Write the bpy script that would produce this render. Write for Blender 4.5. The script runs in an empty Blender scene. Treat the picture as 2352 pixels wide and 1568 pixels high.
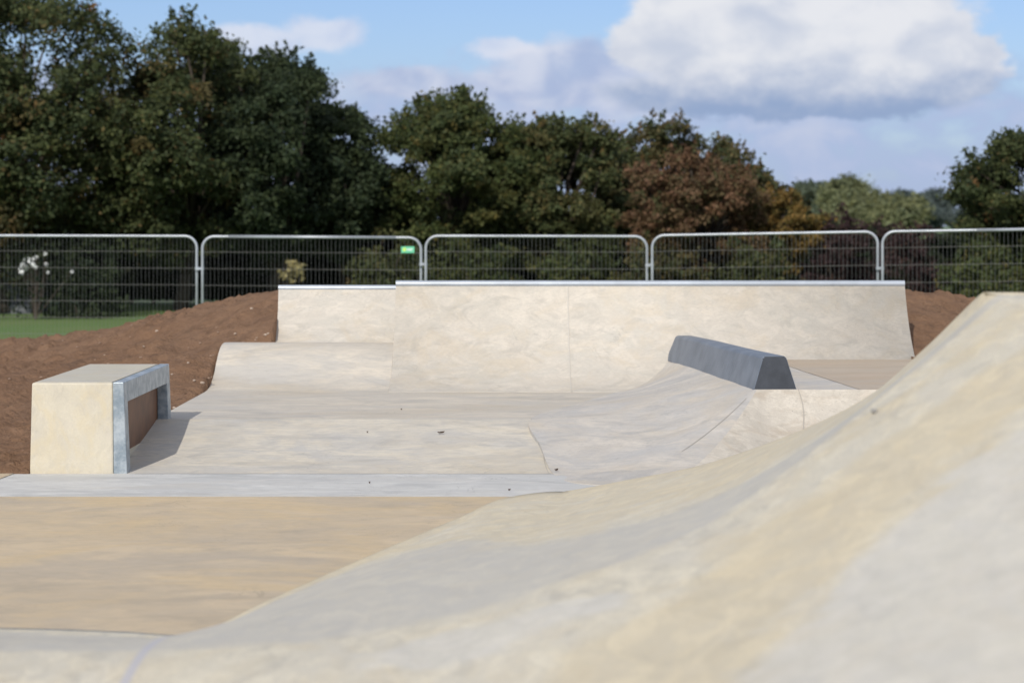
import bpy, math, random
import numpy as np
R = math.radians
random.seed(7); rng = np.random.default_rng(7)
S = bpy.context.scene
COL = S.collection

# ------------------------------------------------------------------ camera
F = 5268.0; CX = 1176.0; HY = 516.0; CAMZ = 1.65      # focal length and horizon in picture units
cam = bpy.data.cameras.new('camera'); camo = bpy.data.objects.new('camera', cam); COL.objects.link(camo)
camo.location = (0, 0, CAMZ); camo.rotation_euler = (R(90), 0, 0)
cam.sensor_width = 36; cam.lens = 36*F/2352; cam.shift_y = -(784-HY)/2352
cam.clip_start = 0.05; cam.clip_end = 6000
cam.dof.use_dof = True; cam.dof.focus_distance = 15.8; cam.dof.aperture_fstop = 2.7
S.camera = camo

# ------------------------------------------------------------------ exposure
S.view_settings.view_transform = 'Standard'; S.view_settings.look = 'None'
S.view_settings.exposure = -0.06; S.view_settings.gamma = 1

# ------------------------------------------------------------------ sun
LD = (0.234, 0.70, -0.523)                              # travel direction of the sunlight
ln = math.sqrt(sum(c*c for c in LD)); EL = math.asin(0.523/ln)
sun = bpy.data.lights.new('sun', 'SUN'); sun.energy = 3.7; sun.angle = R(0.53); sun.color = (1, 0.93, 0.83)
suno = bpy.data.objects.new('sun', sun); COL.objects.link(suno)
from mathutils import Vector
suno.rotation_euler = Vector(LD).to_track_quat('-Z', 'Y').to_euler(); suno.location = (-8, -20, 20)

# ------------------------------------------------------------------ world: blue sky and clouds by direction
W = bpy.data.worlds.new('World'); S.world = W; W.use_nodes = True
nt = W.node_tree; N = nt.nodes; L = nt.links; N.clear()
class G:
    """small helper writing math into a node tree"""
    def __init__(s, nt): s.nt = nt; s.N = nt.nodes; s.L = nt.links
    def put(s, sock, v):
        if v is None: return
        if hasattr(v, 'is_output'): s.L.new(v, sock)
        else: sock.default_value = v
    def m(s, op, a, b=None, c=None, clamp=False):
        n = s.N.new('ShaderNodeMath'); n.operation = op; n.use_clamp = clamp
        s.put(n.inputs[0], a); s.put(n.inputs[1], b); s.put(n.inputs[2], c); return n.outputs[0]
    def vm(s, op, a, b=None):
        n = s.N.new('ShaderNodeVectorMath'); n.operation = op
        s.put(n.inputs[0], a); s.put(n.inputs[1], b); return n.outputs[0]
    def noise(s, vec, scale, detail=4, rough=.55, dist=0, lac=2):
        n = s.N.new('ShaderNodeTexNoise'); s.put(n.inputs['Vector'], vec)
        n.inputs['Scale'].default_value = scale; n.inputs['Detail'].default_value = detail
        n.inputs['Roughness'].default_value = rough; n.inputs['Distortion'].default_value = dist
        return n.outputs['Fac']
    def ss(s, v, lo, hi):
        n = s.N.new('ShaderNodeMapRange'); n.interpolation_type = 'SMOOTHSTEP'; s.put(n.inputs[0], v)
        n.inputs[1].default_value = lo; n.inputs[2].default_value = hi; return n.outputs[0]
    def mix(s, f, a, b, mode='MIX'):
        n = s.N.new('ShaderNodeMix'); n.data_type = 'RGBA'; n.blend_type = mode
        s.put(n.inputs[0], f); s.put(n.inputs[6], rgb(a)); s.put(n.inputs[7], rgb(b)); return n.outputs[2]
    def xyz(s, v):
        n = s.N.new('ShaderNodeSeparateXYZ'); s.L.new(v, n.inputs[0]); return n.outputs
    def comb(s, x, y, z):
        n = s.N.new('ShaderNodeCombineXYZ'); s.put(n.inputs[0], x); s.put(n.inputs[1], y); s.put(n.inputs[2], z); return n.outputs[0]
def rgb(c):
    if hasattr(c, 'is_output'): return c
    return (c[0], c[1], c[2], 1) if len(c) == 3 else c
g = G(nt)
sky = N.new('ShaderNodeTexSky'); sky.sky_type = 'NISHITA'; sky.sun_disc = False
sky.sun_elevation = EL; sky.sun_rotation = math.atan2(-LD[0], -LD[1]); sky.air_density = 1.0; sky.dust_density = 0.5; sky.ozone_density = 1.6
tc = N.new('ShaderNodeTexCoord'); d = g.vm('NORMALIZE', tc.outputs['Generated']); X, Y, Z = g.xyz(d)[0:3]
az = g.m('MULTIPLY', g.m('ARCTAN2', X, Y), 57.2958)    # degrees right of straight ahead
el = g.m('MULTIPLY', g.m('ARCSINE', Z), 57.2958)
P = g.comb(az, g.m('MULTIPLY', el, 1.5), 0)
w1 = g.m('SUBTRACT', g.noise(P, 0.62, 7, .60), .5); w2 = g.m('SUBTRACT', g.noise(g.vm('ADD', P, (31, 7, 3)), 0.8, 7, .60), .5)
n1 = g.noise(g.vm('ADD', P, (5, 2, 9)), 0.45, 5, .55, .3)
def blob(a0, e0, ra, re, pa=2.2, pe=1.7):
    da = g.m('DIVIDE', g.m('SUBTRACT', g.m('MULTIPLY_ADD', w1, pa, az), a0), ra)
    de = g.m('DIVIDE', g.m('SUBTRACT', g.m('MULTIPLY_ADD', w2, pe, el), e0), re)
    return g.m('SUBTRACT', 1, g.m('SQRT', g.m('ADD', g.m('MULTIPLY', da, da), g.m('MULTIPLY', de, de))))
def A(px): return math.degrees(math.atan((px-CX)/F))
def E(py): return math.degrees(math.atan((HY-py)/F))
def uni(lst):
    r = lst[0]
    for b in lst[1:]: r = g.m('MAXIMUM', r, b)
    return r
big = uni([blob(A(1830), E(60), 4.6, 1.9), blob(A(1560), E(90), 1.9, 1.2), blob(A(2060), E(130), 2.6, 1.6),
           blob(A(2200), E(150), 1.3, 1.0), blob(A(1830), E(215), 5.0, 0.75, 1.5, .9)])
mid = uni([blob(A(1310), E(150), 2.3, .85, 1.8, 1.2), blob(A(1230), E(205), 2.6, .8, 1.6, 1.1), blob(A(1500), E(200), 2.4, .9, 1.6, 1.1), blob(A(940), E(190), 2.2, .5, 1.6, .9)])
small = uni([blob(A(735), E(76), 1.35, .55, 1.6, 1.0), blob(A(590), E(92), 1.5, .45, 1.6, 1.0), blob(A(1160), E(112), 1.0, .35, 1.8, .9)])
veil = g.m('MULTIPLY', g.ss(g.m('MULTIPLY_ADD', w2, 3.0, el), 4.4, 2.9), g.ss(n1, .30, .56))
# unseen clouds elsewhere in the sky, made white to raise the ambient light
far_c = g.m('MULTIPLY', g.ss(g.noise(g.vm('MULTIPLY', P, (.07, .09, 1)), 1.0, 7, .6), .44, .56), g.m('MAXIMUM', g.ss(el, 7, 12), g.ss(g.m('ABSOLUTE', az), 16, 24)))
aB = g.ss(big, -.03, .20); aS = g.m('MULTIPLY', g.ss(small, -.05, .50), .92)
# brightness of the big cloud: bright lumps above, blue-grey base
lum = g.noise(g.vm('ADD', P, (2, 8, 1)), 0.6, 4, .5, .3)
up = g.ss(g.m('MULTIPLY_ADD', w2, 1.6, g.m('MULTIPLY_ADD', g.m('SUBTRACT', n1, .5), 1.4, el)), 2.7, 4.2)
lit = g.m('MULTIPLY', up, g.ss(lum, .22, .62), None, True)
lit = g.m('MULTIPLY_ADD', up, .55, g.m('MULTIPLY', lit, .45))
skyc = g.mix(1.0, sky.outputs[0], (0.074, 0.084, 0.115), 'MULTIPLY')
skyc = g.mix(g.ss(el, 6.0, -1.0), skyc, g.mix(0.55, skyc, (.36, .47, .75)))
ccol = g.mix(lit, (.31, .41, .62), (.84, .85, .89))
vcol = g.mix(g.ss(n1, .35, .75), (.36, .47, .74), (.56, .61, .79))
c = g.mix(g.m('MULTIPLY', veil, .85), skyc, vcol)
c = g.mix(g.m('MULTIPLY', g.ss(mid, -.05, .5), .85), c, g.mix(g.ss(lum, .3, .65), (.42, .50, .72), (.70, .73, .85)))
c = g.mix(g.m('MULTIPLY', aS, .82), c, g.mix(g.ss(lum, .3, .6), (.60, .66, .84), (.78, .80, .90)))
c = g.mix(g.m('MULTIPLY', aB, .97), c, ccol)
c = g.mix(g.m('MULTIPLY', far_c, .85), c, (1.0, .99, .96))
bg = N.new('ShaderNodeBackground'); L.new(c, bg.inputs[0]); bg.inputs[1].default_value = 1.0
wo = N.new('ShaderNodeOutputWorld'); L.new(bg.outputs[0], wo.inputs[0])

# ------------------------------------------------------------------ helpers
def Q(px, py, D): return ((px-CX)/F*D, D, CAMZ-(py-HY)/F*D)
def mesh(name, verts, faces, mat, parent=None, smooth=False, loc=(0, 0, 0)):
    me = bpy.data.meshes.new(name)
    v = [(a[0]-loc[0], a[1]-loc[1], a[2]-loc[2]) for a in verts]
    me.from_pydata(v, [], faces); me.update()
    if mat: me.materials.append(mat)
    if smooth: me.polygons.foreach_set('use_smooth', [True]*len(me.polygons))
    o = bpy.data.objects.new(name, me); COL.objects.link(o)
    if parent: o.parent = parent
    else: o.location = loc
    return o
def tag(o, label=None, cat=None, group=None, kind=None):
    if label: o['label'] = label
    if cat: o['category'] = cat
    if group: o['group'] = group
    if kind: o['kind'] = kind
    return o
def empty(name, loc, label, cat, group=None):
    o = bpy.data.objects.new(name, None); COL.objects.link(o); o.location = loc; o.empty_display_size = .2
    return tag(o, label, cat, group)
class MB:
    def __init__(s): s.v = []; s.f = []
    def add(s, v, f):
        b = len(s.v); s.v += [tuple(p) for p in v]; s.f += [tuple(i+b for i in q) for q in f]
    def hexa(s, p):   # 8 points: bottom 4, top 4
        s.add(p, [(3, 2, 1, 0), (4, 5, 6, 7), (0, 1, 5, 4), (1, 2, 6, 5), (2, 3, 7, 6), (3, 0, 4, 7)])
    def box(s, x0, x1, y0, y1, z0, z1):
        s.hexa([(x0, y0, z0), (x1, y0, z0), (x1, y1, z0), (x0, y1, z0), (x0, y0, z1), (x1, y0, z1), (x1, y1, z1), (x0, y1, z1)])
    def tube(s, pts, r, n=8, close=True):
        pts = [Vector(p) for p in pts]; rr = r if isinstance(r, (list, tuple)) else [r]*len(pts); b = len(s.v)
        ref = None
        for i, p in enumerate(pts):
            t = (pts[min(i+1, len(pts)-1)]-pts[max(i-1, 0)]).normalized()
            if ref is None: ref = Vector((0, 0, 1)) if abs(t.z) < .9 else Vector((1, 0, 0))
            a = t.cross(ref).normalized(); ref = a.cross(t).normalized()
            for k in range(n):
                th = 2*math.pi*k/n; s.v.append(tuple(p+rr[i]*(math.cos(th)*a+math.sin(th)*ref)))
        for i in range(len(pts)-1):
            for k in range(n):
                k2 = (k+1) % n; s.f.append((b+i*n+k, b+i*n+k2, b+(i+1)*n+k2, b+(i+1)*n+k))
        if close:
            s.f.append(tuple(b+k for k in range(n))[::-1]); e = b+(len(pts)-1)*n; s.f.append(tuple(e+k for k in range(n)))
    def build(s, name, mat, parent=None, smooth=False, bevel=0, loc=(0, 0, 0), seg=2):
        o = mesh(name, s.v, s.f, mat, parent, smooth, loc)
        if bevel:
            m = o.modifiers.new('bevel', 'BEVEL'); m.width = bevel; m.segments = seg; m.limit_method = 'ANGLE'; m.angle_limit = R(30); m.harden_normals = False
        return o
def newmat(name):
    m = bpy.data.materials.new(name); m.use_nodes = True; t = m.node_tree; g = G(t)
    return m, g, t.nodes['Principled BSDF']
def bump(g, bs, h, strength=.3, dist=.01):
    b = g.N.new('ShaderNodeBump'); b.inputs['Strength'].default_value = strength; b.inputs['Distance'].default_value = dist
    g.L.new(h, b.inputs['Height']); g.L.new(b.outputs[0], bs.inputs['Normal'])
def concrete(name, c1, c2, c3, sc=1.0, streak=(1, 1, 1), tan=.5, stain_shade=False, rough=.75, seed=0, specks=.3, k=1.0):
    """trowelled concrete: c1 base, c2 clouding, c3 warm stains"""
    m, g, bs = newmat(name)
    geo = g.N.new('ShaderNodeNewGeometry'); p = g.vm('ADD', geo.outputs['Position'], (seed*3.7, seed*1.3, seed*2.1))
    ps = g.vm('MULTIPLY', p, streak)
    a = g.noise(ps, .8*sc, 6, .65, .6); b = g.noise(ps, 2.6*sc, 7, .68, .8); c = g.noise(g.vm('ADD', ps, (9, 4, 2)), 1.1*sc, 7, .66, 1.0)
    d2 = g.noise(g.vm('ADD', ps, (3, 14, 6)), 1.7*sc, 6, .65, 1.4); f = g.noise(g.vm('MULTIPLY', ps, (1, 1.5, 1.5)), 17*sc, 5, .7); h = g.noise(g.vm('ADD', p, (1, 5, 7)), 5*sc, 6, .7, .5)
    col = g.mix(g.ss(a, .36, .64), c1, c2)
    col = g.mix(g.m('MULTIPLY', g.ss(b, .44, .64), .6*k), col, tuple(min(1, x*1.16) for x in c1))
    col = g.mix(g.m('MULTIPLY', g.ss(d2, .50, .68), .55*k), col, tuple(x*.82 for x in c2))
    col = g.mix(g.m('MULTIPLY', g.ss(c, .46, .66), tan), col, c3)
    col = g.mix(g.m('MULTIPLY', g.ss(f, .42, .72), .34*k), col, tuple(x*.80 for x in c2))
    col = g.mix(g.m('MULTIPLY', g.ss(h, .55, .75), .40*k), col, tuple(min(1, x*1.14) for x in c2))
    # hairline crazing and thin trowel lines, broken up by a mask
    cr_ = g.m('ABSOLUTE', g.m('SUBTRACT', g.noise(g.vm('ADD', p, (7, 7, 2)), 1.3*sc, 6, .6, .8), .5))
    mk = g.ss(g.noise(g.vm('ADD', p, (2, 9, 1)), 1.0, 2, .5), .50, .60)
    col = g.mix(g.m('MULTIPLY', g.m('MULTIPLY', g.ss(cr_, .004, .001), mk), .38), col, tuple(x*.5 for x in c2))
    if stain_shade:
        at = g.N.new('ShaderNodeAttribute'); at.attribute_name = 'stain_shade'
        sx, sy, sz = g.xyz(at.outputs['Color'])[0:3]
        e = g.m('MULTIPLY_ADD', g.m('SUBTRACT', g.noise(p, 3.2, 5, .6), .5), 1.9, sx)
        col = g.mix(g.m('MULTIPLY', g.m('MULTIPLY_ADD', g.ss(e, 1.1, 1.6), .35, g.m('MULTIPLY', g.ss(e, .22, .66), .85)), None, True), col, g.mix(g.ss(b, .4, .65), (.53, .45, .295), (.60, .50, .31)))
        e = g.m('MULTIPLY_ADD', g.m('SUBTRACT', g.noise(ps, 4.0, 5, .6), .5), .9, sy)
        col = g.mix(g.m('MULTIPLY', g.ss(e, .25, .75), .62), col, g.mix(g.ss(b, .4, .62), (.43, .425, .405), (.48, .465, .42)))
        at2 = g.N.new('ShaderNodeAttribute'); at2.attribute_name = 'pale'
        e = g.m('MULTIPLY_ADD', g.m('SUBTRACT', g.noise(p, 3.5, 6, .65), .5), 1.3, g.xyz(at2.outputs['Color'])[0])
        col = g.mix(g.m('MULTIPLY', g.ss(e, .38, .62), .50), col, g.mix(g.ss(h, .40, .62), (.53, .525, .49), (.60, .59, .56)))
        col = g.mix(g.m('MULTIPLY', g.ss(sz, .4, .6), .8), col, (.44, .44, .48))
    # air holes and specks of grit
    vo = g.N.new('ShaderNodeTexVoronoi'); g.L.new(p, vo.inputs['Vector']); vo.inputs['Scale'].default_value = 9
    sp = g.m('MULTIPLY', g.m('LESS_THAN', vo.outputs['Distance'], .045), g.m('GREATER_THAN', g.xyz(vo.outputs['Color'])[0], .72))
    col = g.mix(g.m('MULTIPLY', sp, specks), col, (.10, .08, .06))
    g.L.new(col, bs.inputs['Base Color']); bs.inputs['Roughness'].default_value = rough
    g.L.new(g.m('MULTIPLY_ADD', b, .35, rough-.2), bs.inputs['Roughness']); bs.inputs['Specular IOR Level'].default_value = .35
    bump(g, bs, g.m('ADD', g.m('MULTIPLY', b, .7), g.m('MULTIPLY', f, .3)), .35, .02)
    return m
BEIGE = concrete('bank_concrete', (.525, .485, .405), (.485, .47, .435), (.545, .47, .34), 1.1, (.6, .9, 1.4), .42, seed=1, k=1.6)
PALE = concrete('quarter_concrete', (.525, .485, .42), (.50, .475, .42), (.52, .445, .33), 2.2, (.8, 1, 1.2), .42, seed=2, k=1.2)
TAN = concrete('tan_floor_concrete', (.50, .405, .275), (.44, .375, .285), (.55, .425, .25), 1.0, (.6, .8, 1), .75, seed=3, k=1.15)
GREY = concrete('grey_floor_concrete', (.52, .52, .50), (.48, .485, .475), (.52, .475, .40), 1.2, (.45, 1.1, 1), .35, seed=4, k=1.6)
PLAT = concrete('platform_concrete', (.51, .465, .39), (.475, .455, .415), (.50, .425, .31), 1.1, (.5, .9, 1.5), .45, seed=5, k=1.5)
BROWN = concrete('brown_deck_concrete', (.44, .365, .28), (.42, .365, .295), (.40, .31, .22), 1.0, (.5, 1, 1), .5, seed=6, k=.7)
RAMP = concrete('ramp_concrete', (.50, .465, .41), (.465, .455, .435), (.52, .45, .345), 1.5, (.7, .8, 1.1), .42, seed=7, k=1.5)
ROUGHLIT = concrete('rough_lit_concrete', (.54, .50, .43), (.51, .47, .40), (.41, .33, .24), 3.0, (1, 1, 1), .4, seed=8, k=1.3, specks=.6)
FORE = concrete('foreground_concrete', (.57, .53, .425), (.55, .52, .44), (.57, .485, .33), 2.6, (1.3, .6, 1.0), .35, True, seed=9, k=1.5)
BOXC = concrete('ledge_concrete', (.55, .51, .41), (.525, .49, .41), (.565, .485, .32), 3.5, (1.2, 1.2, .8), .5, seed=10, k=.7, specks=.8)
BOXT = concrete('ledge_top_concrete', (.47, .445, .365), (.46, .445, .40), (.49, .42, .30), 2.5, (.8, 1, 1), .4, seed=11, k=.6)

def plain(name, col, rough=.6, metal=0, noise=None, amt=.3, col2=None, bmp=0):
    m, g, bs = newmat(name)
    if noise:
        geo = g.N.new('ShaderNodeNewGeometry'); f = g.noise(geo.outputs['Position'], noise, 5, .6)
        g.L.new(g.mix(g.ss(f, .3, .7), col, col2 or tuple(x*(1-amt) for x in col)), bs.inputs['Base Color'])
        if bmp: bump(g, bs, f, bmp, .01)
    else: bs.inputs['Base Color'].default_value = rgb(col)
    bs.inputs['Roughness'].default_value = rough; bs.inputs['Metallic'].default_value = metal
    return m
STEEL = plain('galvanised_frame_tube', (.46, .50, .545), .42, .35, 2.5, .25)
WIRE = plain('fence_wire', (.16, .17, .17), .55, .2)
WIREH = plain('fence_wire_horizontal', (.20, .20, .19), .5, .2)
COPE = plain('steel_coping', (.43, .48, .54), .4, .3, 3, .2)
GALV = None
def galv():
    m, g, bs = newmat('galvanised_spangle'); geo = g.N.new('ShaderNodeNewGeometry')
    vo = g.N.new('ShaderNodeTexVoronoi'); g.L.new(geo.outputs['Position'], vo.inputs['Vector']); vo.inputs['Scale'].default_value = 70
    f = g.xyz(vo.outputs['Color'])[0]; n = g.noise(geo.outputs['Position'], 12, 5, .65)
    c = g.mix(g.ss(n, .35, .65), (.20, .25, .29), (.42, .47, .50)); c = g.mix(g.m('MULTIPLY', f, .4), c, (.30, .36, .42))
    g.L.new(c, bs.inputs['Base Color']); bs.inputs['Metallic'].default_value = .3; bs.inputs['Roughness'].default_value = .42
    return m
GALV = galv()
JOINT = plain('joint_filler', (.38, .35, .31), .9)
BRDPL = plain('brown_board', (.19, .085, .037), .55, 0, 6, .35)
BLOCK = plain('painted_block', (.105, .130, .168), .5, 0, 5, .3, (.15, .18, .225), .25)

def lerp(a, b, t): return a+(b-a)*t
def curve(pts, n):
    """resample control points with a monotone-ish Catmull-Rom"""
    P = np.array(pts, float); m = len(P); out = []
    T = np.zeros_like(P); T[1:-1] = (P[2:]-P[:-2])*.5; T[0] = P[1]-P[0]; T[-1] = P[-1]-P[-2]
    for u in np.linspace(0, m-1, n):
        i = min(int(u), m-2); t = u-i
        h = (2*t**3-3*t*t+1)*P[i]+(t**3-2*t*t+t)*T[i]+(-2*t**3+3*t*t)*P[i+1]+(t**3-t*t)*T[i+1]; out.append(h)
    return np.array(out)
def grid_mesh(name, rows, mat, parent=None, skirt=-.7, smooth=True):
    """rows: array (r, c, 3); adds side walls down to skirt so the piece is solid from every side"""
    rows = np.array(rows); r, c, _ = rows.shape; v = [tuple(p) for p in rows.reshape(-1, 3)]; f = []
    for i in range(r-1):
        for j in range(c-1): f.append((i*c+j, i*c+j+1, (i+1)*c+j+1, (i+1)*c+j))
    nsm = len(f)
    if skirt is not None:
        ring = [(0, j) for j in range(c)]+[(i, c-1) for i in range(1, r)]+[(r-1, j) for j in range(c-2, -1, -1)]+[(i, 0) for i in range(r-2, 0, -1)]
        b = len(v); n = len(ring)
        for (i, j) in ring: v.append(tuple(rows[i, j]))
        for (i, j) in ring: v.append((rows[i, j][0], rows[i, j][1], min(skirt, rows[i, j][2]-.02)))
        for k in range(n): f.append((b+k, b+n+k, b+n+(k+1) % n, b+(k+1) % n))
    # make the top face upwards
    a, bb, cc = [np.array(v[q]) for q in f[0][:3]]
    if np.cross(bb-a, cc-a)[2] < 0: f = [tuple(reversed(q)) for q in f]
    o = mesh(name, v, f, mat, parent)
    if smooth:
        o.data.polygons.foreach_set('use_smooth', [k < nsm for k in range(len(f))])
    return o
def profile_sheet(name, prof, x0, x1, mat, parent=None, nx=2, skirt=-.7):
    """prof: list of (y, z), extruded from x0 to x1; x0/x1 may be functions of y"""
    fx0 = x0 if callable(x0) else (lambda y: x0); fx1 = x1 if callable(x1) else (lambda y: x1)
    rows = [[(lerp(fx0(y), fx1(y), k/(nx-1)), y, z) for k in range(nx)] for (y, z) in prof]
    return grid_mesh(name, rows, mat, parent, skirt)
def ribbon(name, pts, w, mat, parent, lift=.003):
    pts = [Vector(p) for p in pts]; v = []; f = []
    for i, p in enumerate(pts):
        t = (pts[min(i+1, len(pts)-1)]-pts[max(i-1, 0)]); s = Vector((t.y, -t.x, 0))
        if s.length < 1e-4: s = Vector((1, 0, 0))
        s = s.normalized()*w/2; up = Vector((0, -lift*.6, lift))
        v += [tuple(p-s+up), tuple(p+s+up)]
    for i in range(len(pts)-1): f.append((2*i, 2*i+1, 2*i+3, 2*i+2))
    return mesh(name, v, f, mat, parent)

# ------------------------------------------------------------------ SETTING: field of grass
def grassmat():
    m, g, bs = newmat('grass'); geo = g.N.new('ShaderNodeNewGeometry'); p = geo.outputs['Position']
    f = g.noise(p, .35, 6, .65); f2 = g.noise(g.vm('MULTIPLY', p, (1, .4, 1)), 3.5, 5, .7)
    c = g.mix(g.ss(f, .3, .7), (.105, .175, .060), (.13, .18, .070)); c = g.mix(g.m('MULTIPLY', g.ss(f2, .5, .75), .35), c, (.15, .15, .06))
    g.L.new(c, bs.inputs['Base Color']); bs.inputs['Roughness'].default_value = .9; bs.inputs['Specular IOR Level'].default_value = .1
    bump(g, bs, f2, .6, .05); return m
n = 60; gv = []; gf = []
gx = np.sign(np.linspace(-1, 1, n))*np.abs(np.linspace(-1, 1, n))**2.6*1500; gy = np.linspace(0, 1, n)**2.6*2500-60
for y in gy:
    for x in gx: gv.append((x, y, -.5+.05*math.sin(x*.13+1)*math.cos(y*.11)*(1 if 36 < y < 90 else .3)))
for i in range(n-1):
    for j in range(n-1): gf.append((i*n+j, i*n+j+1, (i+1)*n+j+1, (i+1)*n+j))
tag(mesh('grass_field', gv, gf, grassmat(), smooth=True), kind='structure')

# ------------------------------------------------------------------ earth mound round the park
def dirtmat():
    m, g, bs = newmat('bare_earth'); geo = g.N.new('ShaderNodeNewGeometry'); p = geo.outputs['Position']
    a = g.noise(p, .8, 5, .6); b = g.noise(p, 5, 7, .68); c = g.noise(p, 26, 5, .7)
    col = g.mix(g.ss(a, .3, .7), (.222, .133, .082), (.245, .152, .097))
    col = g.mix(g.m('MULTIPLY', g.ss(b, .46, .66), .75), col, (.165, .10, .064)); col = g.mix(g.m('MULTIPLY', g.ss(g.noise(g.vm('ADD', p, (4, 4, 4)), 2.2, 6, .7), .55, .68), .6), col, (.13, .085, .058)); col = g.mix(g.m('MULTIPLY', g.ss(c, .5, .8), .6), col, (.30, .21, .15))
    g.L.new(col, bs.inputs['Base Color']); bs.inputs['Roughness'].default_value = .95; bs.inputs['Specular IOR Level'].default_value = .1
    bump(g, bs, g.m('ADD', g.m('MULTIPLY', b, .6), g.m('MULTIPLY', c, .4)), 1.0, .09); return m
ctrl = []
def cp(px, py, D): ctrl.append(Q(px, py, D))
# crest seen against the fence, then the slope in front of it
for a in [(-500, 800, 26), (0, 791, 26.5), (160, 788, 26.5), (300, 748, 25.5), (450, 708, 24.5), (560, 690, 23.6), (640, 684, 23), (800, 690, 23.2), (1200, 700, 23.6), (2085, 684, 23.4), (2180, 686, 23.4), (2235, 700, 23.2), (2500, 760, 23)]: cp(*a)
for a in [(-400, 1085, 15.2), (0, 1080, 15.25), (60, 1075, 15.3), (-400, 1000, 17.2), (0, 985, 17.4), (140, 980, 17.3), (380, 958, 17.25), (-300, 900, 20.2), (100, 880, 20.4), (380, 860, 20.4), (460, 900, 19.8), (490, 800, 21.4), (-200, 840, 23), (200, 800, 23.5), (560, 740, 22.3), (620, 720, 22)]: cp(*a)
for a in [(2110, 780, 21.4), (2200, 800, 21.2), (2400, 820, 21), (2120, 735, 22.2)]: cp(*a)
for x in (-14, -9, -5, -2, 1, 4, 8): ctrl.append((x, 31, -.62)); ctrl.append((x, 36, -.7))
for y in (12, 16, 20, 25): ctrl.append((-14, y, -.1)); ctrl.append((9.5, y, .2 if y > 15 else -.6))
for x in (-12, -8, -5): ctrl.append((x, 13.5, -.1)); ctrl.append((x, 10, -.25)); ctrl.append((x, 4, -.5))
C3 = np.array(ctrl)
def tps(ctrl, lam=.02):
    P = ctrl[:, :2]; n = len(P); d = np.linalg.norm(P[:, None]-P[None], axis=2); K = np.where(d > 0, d*d*np.log(d+1e-9), 0)+lam*np.eye(n)
    A_ = np.zeros((n+3, n+3)); A_[:n, :n] = K; A_[:n, n] = 1; A_[:n, n+1:] = P; A_[n, :n] = 1; A_[n+1:, :n] = P.T
    w = np.linalg.solve(A_, np.concatenate([ctrl[:, 2], np.zeros(3)]))
    def ev(q):
        out = np.zeros(len(q))
        for s in range(0, len(q), 20000):
            b = q[s:s+20000]; d = np.linalg.norm(b[:, None]-P[None], axis=2); out[s:s+20000] = (np.where(d > 0, d*d*np.log(d+1e-9), 0)@w[:n])+w[n]+b@w[n+1:]
        return out
    return ev
dirt_ev = tps(C3)
def vnoise(x, y, seed=0):
    xi = np.floor(x).astype(np.int64); yi = np.floor(y).astype(np.int64); xf = x-xi; yf = y-yi
    def h(a, b):
        v = (a*374761393+b*668265263+seed*1442695041) & 0xffffffff; v = ((v ^ (v >> 13))*1274126177) & 0xffffffff; return ((v ^ (v >> 16)) & 0xffff)/65535.
    u = xf*xf*(3-2*xf); w = yf*yf*(3-2*yf)
    return (h(xi, yi)*(1-u)+h(xi+1, yi)*u)*(1-w)+(h(xi, yi+1)*(1-u)+h(xi+1, yi+1)*u)*w
def clods(x, y):
    z = .10*(vnoise(x*1.1, y*1.1, 1)-.5)+.055*(vnoise(x*3, y*3, 2)-.5)+.045*(vnoise(x*8, y*8, 3)-.5)
    k = vnoise(x*11, y*11, 4); z += .06*np.clip(k-.60, 0, 1)*3*vnoise(x*2, y*2, 9); return z+.030*(vnoise(x*17, y*17, 5)-.5)
xs = np.linspace(-12, 9, 600); ys = np.linspace(11, 34, 660)
XX, YY = np.meshgrid(xs, ys); q = np.stack([XX.ravel(), YY.ravel()], 1)
zz = dirt_ev(q)+clods(q[:, 0], q[:, 1])
def inside_park(x, y):
    a = (y < 15.16) & (x > -7.9) | (y >= 15.12) & (y < 17.24) & (x > -3.17) | (y >= 17.2) & (y < 21.27) & (x > -2.64) & (x < 3.6) | (y >= 21.2) & (y < 22.15) & (x > -2.2) & (x < 3.6)
    return a
zz = np.where(inside_park(q[:, 0], q[:, 1]), -.75, zz)
# keep the earth clear of the ledge's left side and of the platform edge
V = np.stack([q[:, 0], q[:, 1], zz], 1); nx_, ny_ = len(xs), len(ys)
idx = np.arange(nx_*ny_).reshape(ny_, nx_); Fq = np.stack([idx[:-1, :-1].ravel(), idx[:-1, 1:].ravel(), idx[1:, 1:].ravel(), idx[1:, :-1].ravel()], 1)
dirt = mesh('earth_mound', V.tolist(), Fq.tolist(), dirtmat(), smooth=True)
tag(dirt, kind='structure')
def dz(x, y):
    i = int(round((y-ys[0])/(ys[1]-ys[0]))); j = int(round((x-xs[0])/(xs[1]-xs[0]))); return zz[i*nx_+j]

# ------------------------------------------------------------------ floors
tag(grid_mesh('tan_floor', [[(x, y, 0.) for x in np.linspace(-8, 6, 8)] for y in np.linspace(4, 13.93, 6)], TAN, smooth=False), kind='structure')
tag(grid_mesh('grey_floor', [[(-8, 13.935, 0.001), (-3.7, 13.935, .001), (2.2, 13.935, 0.001), (6, 13.935, .001)], [(-8, 15.195, 0.001), (-3.7, 15.195, .001), (2.2, 15.195, 0.001), (6, 15.195, .001)]], GREY, smooth=False), kind='structure')
# small tan corner of floor left of the ledge
mesh_c = mesh('tan_floor_corner', [(-8, 14.35, .005), (-3.33, 14.75, .005), (-3.30, 15.19, .005), (-8, 15.19, .005)], [(0, 1, 2, 3)], TAN); tag(mesh_c, kind='structure')
YB0, YB1, YQ, ZP = 15.2, 17.07, 19.85, .203
tag(profile_sheet('platform_floor', [(YB1+.004, ZP), (18.5, ZP), (YQ, ZP), (20.3, ZP-.003)], lambda y: -2.66, 4.2, PLAT), kind='structure')

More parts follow.
